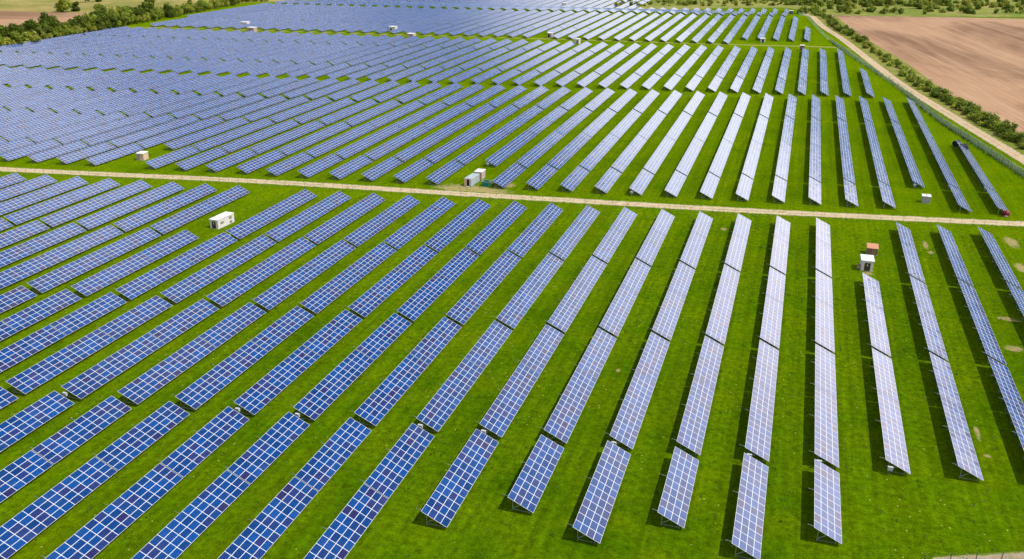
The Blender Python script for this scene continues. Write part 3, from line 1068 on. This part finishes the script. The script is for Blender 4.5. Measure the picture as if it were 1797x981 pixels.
r = empty('water_tank', (-94.2, 242.6, 0))
tag(r, 'dark green open plastic tank with pale rim beside the container', 'tank')
def ring_box(mb, w0, d0, w1, d1, z0, z1, t=0.06):
    lo = [(-w0, -d0), (w0, -d0), (w0, d0), (-w0, d0)]
    hi = [(-w1, -d1), (w1, -d1), (w1, d1), (-w1, d1)]
    for i in range(4):
        j = (i + 1) % 4
        mb.face([(*lo[i], z0), (*lo[j], z0), (*hi[j], z1), (*hi[i], z1)])
        li = [(x * (1 - t / w0), y * (1 - t / d0)) for x, y in (hi[j], hi[i])]
        ll = [(x * (1 - t / w0), y * (1 - t / d0)) for x, y in (lo[j], lo[i])]
        mb.face([(*li[1], z1), (*li[0], z1), (*ll[0], z0 + t), (*ll[1], z0 + t)][::-1])
        mb.face([(*hi[i], z1), (*hi[j], z1), (*li[0], z1), (*li[1], z1)])
    mb.face([(-w0, -d0, z0 + t), (w0, -d0, z0 + t), (w0, d0, z0 + t), (-w0, d0, z0 + t)])
b = MB(); ring_box(b, 1.0, 0.9, 1.2, 1.05, 0.02, 1.45); b.build('tub', MAT['green_tank'], r)
b = MB()
for s in (-1, 1):
    b.box((-1.26, s * 1.08 - 0.05, 1.452), (1.26, s * 1.08 + 0.05, 1.54))
    b.box((s * 1.22 - 0.05, -1.02, 1.452), (s * 1.22 + 0.05, 1.02, 1.54))
b.build('rim', MAT['concrete'], r)
b = MB()
for i in range(3):
    x = -0.6 + 0.6 * i
    b.bar((x, -0.94, 0.08), (x, -1.07, 1.40), 0.10, 0.06)
b.build('rib', MAT['green_tank'], r)

r = empty('timber_pile', (-91.9, 245.0, 0), rad(20))
tag(r, 'untidy pile of brown boards beside the green tank', 'timber pile')
rg = random.Random(8)
for i in range(16):
    b = MB()
    a = rg.uniform(-0.5, 0.5)
    x, y, z = rg.uniform(-0.5, 0.5), rg.uniform(-0.7, 0.7), 0.08 + 0.085 * (i % 8)
    L = rg.uniform(0.7, 1.3)
    b.bar((x - L * math.cos(a), y - L * math.sin(a), z), (x + L * math.cos(a), y + L * math.sin(a), z + rg.uniform(-0.05, 0.15)), 0.22, 0.05)
    b.build('board', MAT['wood'], r)
r = empty('brick_heap', (-89.4, 242.9, 0))
tag(r, 'low heap of reddish bricks under the end of a solar table', 'bricks', kind='stuff')
b = MB()
for i in range(70):
    x, y = rg.gauss(0, 0.7), rg.gauss(0, 0.5)
    z = max(0, 0.5 - 0.35 * math.hypot(x, y)) * rg.random()
    a = rg.uniform(0, 3)
    b.bar((x, y, z + 0.07), (x + 0.24 * math.cos(a), y + 0.24 * math.sin(a), z + 0.07 + rg.uniform(-.05, .05)), 0.13, 0.09)
b.build('brick_heap_bricks', MAT['brick'], r)

# red tank at the end of the last row
r = empty('red_tank', (50.0, 263.2, 0))
tag(r, 'round dark red tank with pale base standing at the end of the last row', 'tank')
b = MB(); b.tube([(0, 0, 0.22), (0, 0, 0.35), (0, 0, 1.25), (0, 0, 1.5), (0, 0, 1.62)], [0.80, 0.92, 0.92, 0.72, 0.30], 24); b.build('body', MAT['red'], r, True)
b = MB(); b.tube([(0, 0, 1.60), (0, 0, 1.74)], [0.22, 0.22], 14); b.build('filler_cap', MAT['red'], r)
b = MB(); b.tube([(0, 0, -0.1), (0, 0, 0.215)], [0.84, 0.80], 24); b.build('base', MAT['rust_roof'], r)
b = MB(); b.box((-0.34, -0.99, 0.25), (0.34, -0.80, 0.46)); b.build('nameplate', MAT['white'], r)

# coils of black pipe
def coil(name, label, loc, R, rr, turns, rot, h):
    r = empty(name, loc, rot[2])
    tag(r, label, 'pipe coil')
    b = MB()
    pts, n = [], 26 * turns
    for i in range(n + 1):
        t = 2 * math.pi * i / 26
        k = i / n
        pts.append((math.cos(t) * R, math.sin(t) * R * 1.0, rr + k * h + 0.02 * math.sin(5 * t)))
    mt = Matrix.Rotation(rot[1], 3, 'Y') @ Matrix.Rotation(rot[0], 3, 'X')
    pts = [mt @ Vector(p) for p in pts]
    zmin = min(p.z for p in pts) - rr
    pts = [(p.x, p.y, p.z - zmin) for p in pts]
    b.tube(pts, [rr] * len(pts), 8)
    b.build('pipe', MAT['rubber'], r, True)
    s = MB()
    for q in range(3):
        t = 2.1 * q
        a = mt @ Vector((math.cos(t) * (R + rr + 0.02), math.sin(t) * (R + rr + 0.02), 0))
        c_ = mt @ Vector((math.cos(t) * (R + rr + 0.02), math.sin(t) * (R + rr + 0.02), h + 2 * rr))
        s.bar((a.x, a.y, a.z - zmin), (c_.x, c_.y, c_.z - zmin), 0.05)
    s.build('strap', MAT['steel'], r)


pa, pb, pc = at(1673, 257), at(1683, 263), at(1693, 265)
coil('pipe_coil', 'black pipe coil on its side, furthest left of the three by the last row', pa, 0.85, 0.15, 9, (0, rad(84), rad(35)), 2.0)
coil('pipe_coil', 'large black pipe coil on its side between two smaller coils', pb, 0.98, 0.15, 9, (0, rad(88), rad(20)), 2.2)
coil('pipe_coil', 'black pipe coil lying flat behind the last table', pc, 0.8, 0.14, 6, (0, rad(12), 0), 1.2)

# distant substations
for (nm, lab, u, v, w, d, h, wm, rm, dr, dm) in (
        ('kiosk', 'white kiosk with dark doorway at the left end of the far strip', 428, 47, 5.2, 4.0, 3.0, 'wall', 'roof_white', 0.6, 'dark'),
        ('kiosk', 'pinkish white kiosk just below the leftmost white kiosk on the far strip', 440, 56, 5.0, 4.0, 2.7, 'pink', 'roof_white', -0.6, 'wood'),
        ('kiosk', 'white kiosk with two dark openings beside the deep blue far tables', 688, 55, 4.6, 4.0, 3.0, 'wall', 'roof_white', -0.8, 'dark'),
        ('kiosk', 'cream kiosk with orange end below the far strip', 720, 67, 4.4, 4.0, 2.7, 'beige', 'roof_white', 0.5, 'wood'),
        ('kiosk', 'grey kiosk with dark doorway between far pale tables', 964, 66, 3.0, 3.6, 2.8, 'greypanel', 'roof_white', -0.4, 'dark'),
        ('kiosk', 'white kiosk with a pink side at the end of a pale row', 1012, 77, 3.0, 3.6, 2.8, 'wall', 'roof_white', 0.3, 'wood'),
        ('kiosk', 'little white kiosk with dark door on the right of the far strip', 1338, 75, 2.8, 3.2, 2.5, 'wall', 'roof_white', 0.2, 'dark'),
        ('kiosk', 'reddish brick kiosk with white roof near the right fence', 1407, 89, 2.6, 2.8, 3.0, 'brick', 'roof_white', None, 'wood'),
        ('kiosk', 'small dark kiosk with white roof near the bend of the dirt track', 1388, 25, 3.4, 3.4, 2.8, 'post', 'roof_white', None, 'dark'),
        ('kiosk', 'white roofed kiosk by the far end of the dirt track', 1394, 9, 4.6, 4.0, 2.8, 'greypanel', 'roof_white', None, 'dark'),
        ('kiosk', 'white roofed kiosk among the furthest pale tables', 990, 11, 4.6, 4.0, 2.8, 'wall', 'roof_white', None, 'dark')):
    p = at(u, v)
    hut(nm, lab, 'kiosk', p, w, d, h, MAT[wm], MAT[rm], 0, dr, 0.2, 0.2, 0.0, dm, False, 1.2, 2.0, group='kiosks on the far strip')


# ------------------------------------------------------------------ fences
def fence(name, label, pts, step, h, postm, panelm, wires=0, post=0.07, lean=0.0):
    r = empty(name, (pts[0][0], pts[0][1], zt(*pts[0])))
    tag(r, label, 'fence')
    o = Vector((pts[0][0], pts[0][1], zt(*pts[0])))
    cum = [0.0]
    dense = [catmull(pts, i / 400) for i in range(401)]
    for a, b in zip(dense, dense[1:]):
        cum.append(cum[-1] + math.dist(a, b))
    spots, k = [], 0
    n = int(cum[-1] / step)
    for i in range(n + 1):
        s = i * step
        while k < 399 and cum[k + 1] < s:
            k += 1
        f = (s - cum[k]) / max(1e-6, cum[k + 1] - cum[k])
        x = dense[k][0] * (1 - f) + dense[k + 1][0] * f
        y = dense[k][1] * (1 - f) + dense[k + 1][1] * f
        spots.append(Vector((x, y, zt(x, y))) - o)
    pm = MB()
    pm.box((-post / 2, -post / 2, -0.3), (post / 2, post / 2, h + 0.06))
    pm.box((-post / 2 - 0.012, -post / 2 - 0.012, h + 0.061), (post / 2 + 0.012, post / 2 + 0.012, h + 0.09))
    pme = pm.mesh('post', postm)
    w_ = [(project(s + o), s) for s in spots]
    vis = sorted([s for q, s in w_ if q[2] > 0 and -20 < q[0] < 1817 and -20 < q[1] < 1000], key=lambda s: (s + o - Vector((CAM_X, 0, CAM_H))).length)
    keep = vis[:100]
    kid = {id(s) for s in keep}
    for s in keep:
        q = link('post', pme, r)
        q.location = s
    more = [s for s in spots if id(s) not in kid]
    if more:
        mm = MB()
        for s in more:
            mm.box((s.x - post / 2, s.y - post / 2, s.z - 0.3), (s.x + post / 2, s.y + post / 2, s.z + h + 0.06))
        q = mm.build('posts', postm, r)
        q['kind'] = 'stuff'
    if panelm:
        mm = MB()
        L = 0.0
        for a, b in zip(spots, spots[1:]):
            d = (b - a).length
            mm.face([a + Vector((0, 0, 0.06)), b + Vector((0, 0, 0.06)), b + Vector((0, 0, h)), a + Vector((0, 0, h))], 0, [(L, 0), (L + d, 0), (L + d, h), (L, h)])
            L += d
        mm.build('wire_panels', panelm, r)
    if wires:
        mm = MB()
        for i in range(wires):
            z = 0.12 + (h - 0.15) * i / (wires - 1)
            for a, b in zip(spots, spots[1:]):
                mm.bar(a + Vector((0, 0, z)), b + Vector((0, 0, z)), 0.007)
        mm.build('wires', MAT['post'], r)
    return r


RF = []
for a, b in zip(ROAD[1:], ROAD[2:]):
    RF.append(a)
RF = [(x, y - 4.6) for x, y in ROAD[1:]]
fence('wire_fence', 'thin wire fence with slim dark posts along the near edge of the gravel track', RF, 2.95, 2.0, MAT['post'], None, 6, 0.045)
FE = [xy(1399, 22), xy(1440, 58), xy(1480, 90), xy(1570, 152), xy(1640, 208), xy(1700, 248), xy(1797, 312), (77, 240), (92, 160)]
fence('mesh_fence', 'long green mesh fence beside the dirt track at the edge of the solar farm', FE, 2.5, 2.6, MAT['greenpost'], MAT['mesh_green'], 0, 0.08)
CF = [(13.5, 101.8), (20.5, 104.6), (27, 107.2), (40, 112.6)]
fence('corner_fence', 'mesh fence with dark posts in the lower right corner', CF, 3.4, 1.6, MAT['post'], None, 5, 0.09)
grid_sheet('corner_path', quad((13.5, 101.0), (46, 112.2), (44, 116.6), (15.0, 104.0)), 12, 3, MAT['soil_path'], 0.02, uvs=lambda s, t: (s * 34, t))


# ------------------------------------------------------------------ trees and bushes
def crown_mesh(name, seed, blobs, n, size, mat):
    """leaf-sized faces spread through the volume of several clumps"""
    rg = np.random.default_rng(seed)
    mb = MB()
    for i in range(n):
        c, r = blobs[rg.integers(len(blobs))]
        d = rg.normal(size=3)
        d /= np.linalg.norm(d)
        q = np.array(c) + d * np.array(r) * (rg.random() ** 0.45) * rg.uniform(0.85, 1.15)
        if q[2] < 0.1:
            continue
        nrm = d + rg.normal(size=3) * 0.6 + np.array([0, 0, 0.4])
        nrm /= np.linalg.norm(nrm)
        a = np.cross(nrm, rg.normal(size=3))
        a /= np.linalg.norm(a)
        b = np.cross(nrm, a)
        s = size * rg.uniform(0.55, 1.3)
        mb.face([q - a * s - b * s * .6, q + a * s * .7 - b * s * .7, q + a * s + b * s * .5, q - a * s * .6 + b * s * .8])
    return mb.mesh(name, mat)


def limbs_mesh(name, seed, h, r0, blobs):
    rg = random.Random(seed)
    mb = MB()
    mb.tube([(0, 0, -0.3), (0.05 * h * rg.uniform(-1, 1), 0, h * .3), (0.05 * h * rg.uniform(-1, 1), 0.03 * h, h * .62)], [r0, r0 * .75, r0 * .4], 7)
    for c, r in blobs[:6]:
        z0 = h * rg.uniform(.2, .5)
        mb.tube([(0, 0, z0), (c[0] * .5, c[1] * .5, (z0 + c[2]) / 2 + 0.2), (c[0] * .85, c[1] * .85, c[2])], [r0 * .45, r0 * .3, r0 * .1], 5)
    return mb.mesh(name, MAT['bark'])


def blobs_for(seed, h, w, nb, lo=0.25):
    rg = random.Random(seed)
    out = []
    for i in range(nb):
        z = h * rg.uniform(lo, 0.86)
        k = (1 - abs(z / h - 0.5) * 1.1) * w / 2
        a = rg.uniform(0, 6.28)
        s = rg.uniform(0.15, 0.8)
        rr = rg.uniform(0.16, 0.30) * w
        out.append(((math.cos(a) * k * s, math.sin(a) * k * s, z), (rr, rr, rr * rg.uniform(.75, 1.1))))
    out.append(((0, 0, h * .5), (w * .28, w * .28, h * .33)))
    return out


KIND = {}


def plant_kind(key, h, w, nb, n, size, mat, lo, trunk_r, seeds):
    vs_ = []
    for s in seeds:
        bl = blobs_for(s, h, w, nb, lo)
        vs_.append((crown_mesh('crown', s, bl, n, size, MAT[mat]), limbs_mesh('trunk', s, h, trunk_r, bl)))
    KIND[key] = vs_


plant_kind('tree_dark', 10.5, 10.0, 11, 2200, 0.50, 'leaf_dark', 0.10, 0.30, (1, 2, 3))
plant_kind('tree_mid', 9.5, 9.5, 11, 2000, 0.50, 'leaf_mid', 0.10, 0.28, (4, 5, 6))
plant_kind('tree_light', 8.0, 9.5, 10, 1700, 0.48, 'leaf_light', 0.08, 0.22, (7, 8))
plant_kind('bush_dark', 3.1, 4.6, 8, 800, 0.22, 'bush_dark', 0.15, 0.09, (11, 12, 13))
plant_kind('bush_mid', 2.4, 3.8, 7, 620, 0.22, 'bush_mid', 0.12, 0.08, (14, 15, 16))
plant_kind('bush_light', 1.9, 3.6, 6, 520, 0.22, 'bush_light', 0.1, 0.07, (17, 18))

prng = random.Random(77)


def plant(kind, x, y, s, label, cat, group, name):
    cm, tm = prng.choice(KIND[kind])
    r = empty(name, (x, y, zt(x, y)), prng.uniform(0, 6.28))
    r.scale = (s * prng.uniform(.85, 1.2), s * prng.uniform(.85, 1.2), s * prng.uniform(.85, 1.15))
    tag(r, label, cat, group)
    link('crown', cm, r)
    link('trunk', tm, r)
    return r


HEDGE = [(-440, 330), (-446, 400), xy(60, 80), xy(130, 65), xy(200, 54), xy(260, 40), xy(330, 27), xy(400, 13), xy(450, 3), xy(500, -8)]
HL = {'tree_dark': 'dark green tree in the thick hedge left of the solar farm',
      'tree_mid': 'mid green tree in the thick hedge left of the solar farm',
      'tree_light': 'yellowish green low tree at the front of the left hedge'}
N = 190
for i in range(N):
    t = (i + prng.uniform(-.3, .3)) / N
    x, y = catmull(HEDGE, max(0, min(1, t)))
    row = i % 3
    x -= 5 + row * 6.0 + prng.uniform(-2.5, 2.5)
    far = t > 0.62
    kind = prng.choices(['tree_dark', 'tree_mid', 'tree_light'], [0.55, 0.3, 0.15] if not far else [0.1, 0.45, 0.45])[0]
    if row == 0 and prng.random() < 0.45:
        kind = 'tree_light' if far or prng.random() < .5 else 'tree_mid'
    plant(kind, x, y, prng.uniform(0.65, 1.1) * (0.78 if row == 0 else 1.0) * (1.0 if not far else 0.85), HL[kind], 'tree', 'trees in the left hedge', 'hedge_tree').scale.z *= 1.2

# single trees in the pasture behind the left ploughed field
for (u, v, s, kd, lab) in ((112, 21, 1.35, 'tree_mid', 'broad tree on the far edge of the left ploughed field'),
                           (133, 20, 0.8, 'tree_dark', 'small dark tree touching the broad tree by the left ploughed field'),
                           (176, 24, 0.8, 'tree_mid', 'small round tree alone at the corner of the left ploughed field'),
                           (264, 10, 0.8, 'tree_mid', 'round tree alone in the dry pasture behind the left hedge'),
                           (150, 4, 1.0, 'tree_mid', 'low wide tree cut by the top of the picture'),
                           (172, 3, 0.7, 'tree_dark', 'little dark tree at the very top, right of a wide one')):
    p = at(u, v)
    plant(kd, p.x, p.y, s, lab, 'tree', None, 'pasture_tree')

# hedge between the dirt track and the right ploughed field
RH = [(a + 7.6, b + 1.0) for a, b in PERIM]
BL = {'bush_dark': 'dark rounded bush in the hedge between dirt track and ploughed field',
      'bush_mid': 'mid green bush in the hedge between dirt track and ploughed field',
      'bush_light': 'low yellow green bush in the hedge between dirt track and ploughed field'}
N = 330
for i in range(N):
    t = 0.07 + 0.73 * (i + prng.uniform(-.4, .4)) / N
    x, y = catmull(RH, t)
    kd = prng.choices(['bush_dark', 'bush_mid', 'bush_light'], [0.24, 0.40, 0.36])[0]
    s = prng.uniform(0.8, 1.35) * (1.3 if kd == 'bush_dark' and prng.random() < .4 else 1)
    plant(kd, x + prng.uniform(-1.8, 5.5) * (0.6 if kd == 'bush_dark' else 1.0), y, s, BL[kd], 'bush', 'bushes along the dirt track', 'hedge_bush')

# scrub in the far pasture
FL = {'bush_dark': 'dark bush dotted in the far pasture', 'bush_mid': 'green bush dotted in the far pasture',
      'bush_light': 'pale green bush dotted in the far pasture', 'tree_light': 'pale spreading tree in the far pasture', 'tree_mid': 'green tree in the far pasture'}
for i in range(340):
    u = prng.uniform(1080, 1810)
    lo = 4 if u < 1400 else 3
    v = prng.uniform(0, 11) if u < 1400 else prng.uniform(-6, 25)
    p = at(u, v)
    kd = prng.choices(['bush_dark', 'bush_mid', 'bush_light'], [0.2, 0.36, 0.44])[0]
    plant(kd, p.x, p.y, prng.uniform(0.9, 2.6) * (0.6 if u < 1400 else 1.0), FL[kd], 'bush', 'bushes in the far pasture', 'pasture_bush')
for i in range(70):
    u = prng.uniform(1380, 1800)
    p = at(u, prng.uniform(2, 9) + (u - 1400) * 0.012)
    kd = prng.choices(['tree_light', 'tree_mid'], [0.7, 0.3])[0]
    plant(kd, p.x, p.y, prng.uniform(0.45, 0.95), FL[kd], 'tree', 'trees in the far pasture', 'pasture_tree')

# tall grass along the foot of the mesh fence
rg = np.random.default_rng(4)
mb = MB()
for i in range(9000):
    t = (1 - rg.random() ** 1.7 * 0.8) * 0.86
    a = catmull(FE, t)
    x, y = a[0] + rg.normal() * 0.9 + 1.2, a[1] + rg.normal() * 0.5
    h = rg.uniform(0.5, 1.25)
    an = rg.uniform(0, 6.28)
    w = rg.uniform(0.10, 0.25)
    dx, dy = math.cos(an) * w, math.sin(an) * w
    z = zt(x, y)
    lx, ly = rg.normal() * .25, rg.normal() * .25
    mb.face([(x - dx, y - dy, z), (x + dx, y + dy, z), (x + lx, y + ly, z + h)])
tag(mb.build('tall_grass', MAT['reed']), 'strip of tall dark green grass along the foot of the green mesh fence', 'grass', kind='stuff')

# weeds and tussocks in the nearer grass
mb = MB()
for i in range(11000):
    t = rg.random() ** 0.8
    x, y = rg.uniform(-190, 62), 62 + 185 * t
    if rg.random() < 0.55:
        cx, cy = math.floor(x / 5) * 5, math.floor(y / 5) * 5
        h_ = abs(math.sin(cx * 12.9898 + cy * 78.233) * 43758.5453) % 1
        if h_ > 0.35:
            continue
    hh, w0 = rg.uniform(0.05, 0.15), rg.uniform(0.12, 0.34)
    for q in range(4):
        an = rg.uniform(0, 6.28)
        dx, dy = math.cos(an) * w0, math.sin(an) * w0
        ox, oy = rg.normal() * w0 * .6, rg.normal() * w0 * .6
        mb.face([(x + ox - dx * .5, y + oy - dy * .5, 0), (x + ox + dx * .5, y + oy + dy * .5, 0), (x + ox + dx * .3 + dy * .5, y + oy + dy * .3 - dx * .5, hh), (x + ox - dx * .3 + dy * .3, y + oy - dy * .3 - dx * .3, hh * .8)])
tag(mb.build('grass_tussocks', MAT['tuss']), 'weeds and taller grass tufts scattered between the nearer rows', 'grass', kind='stuff')
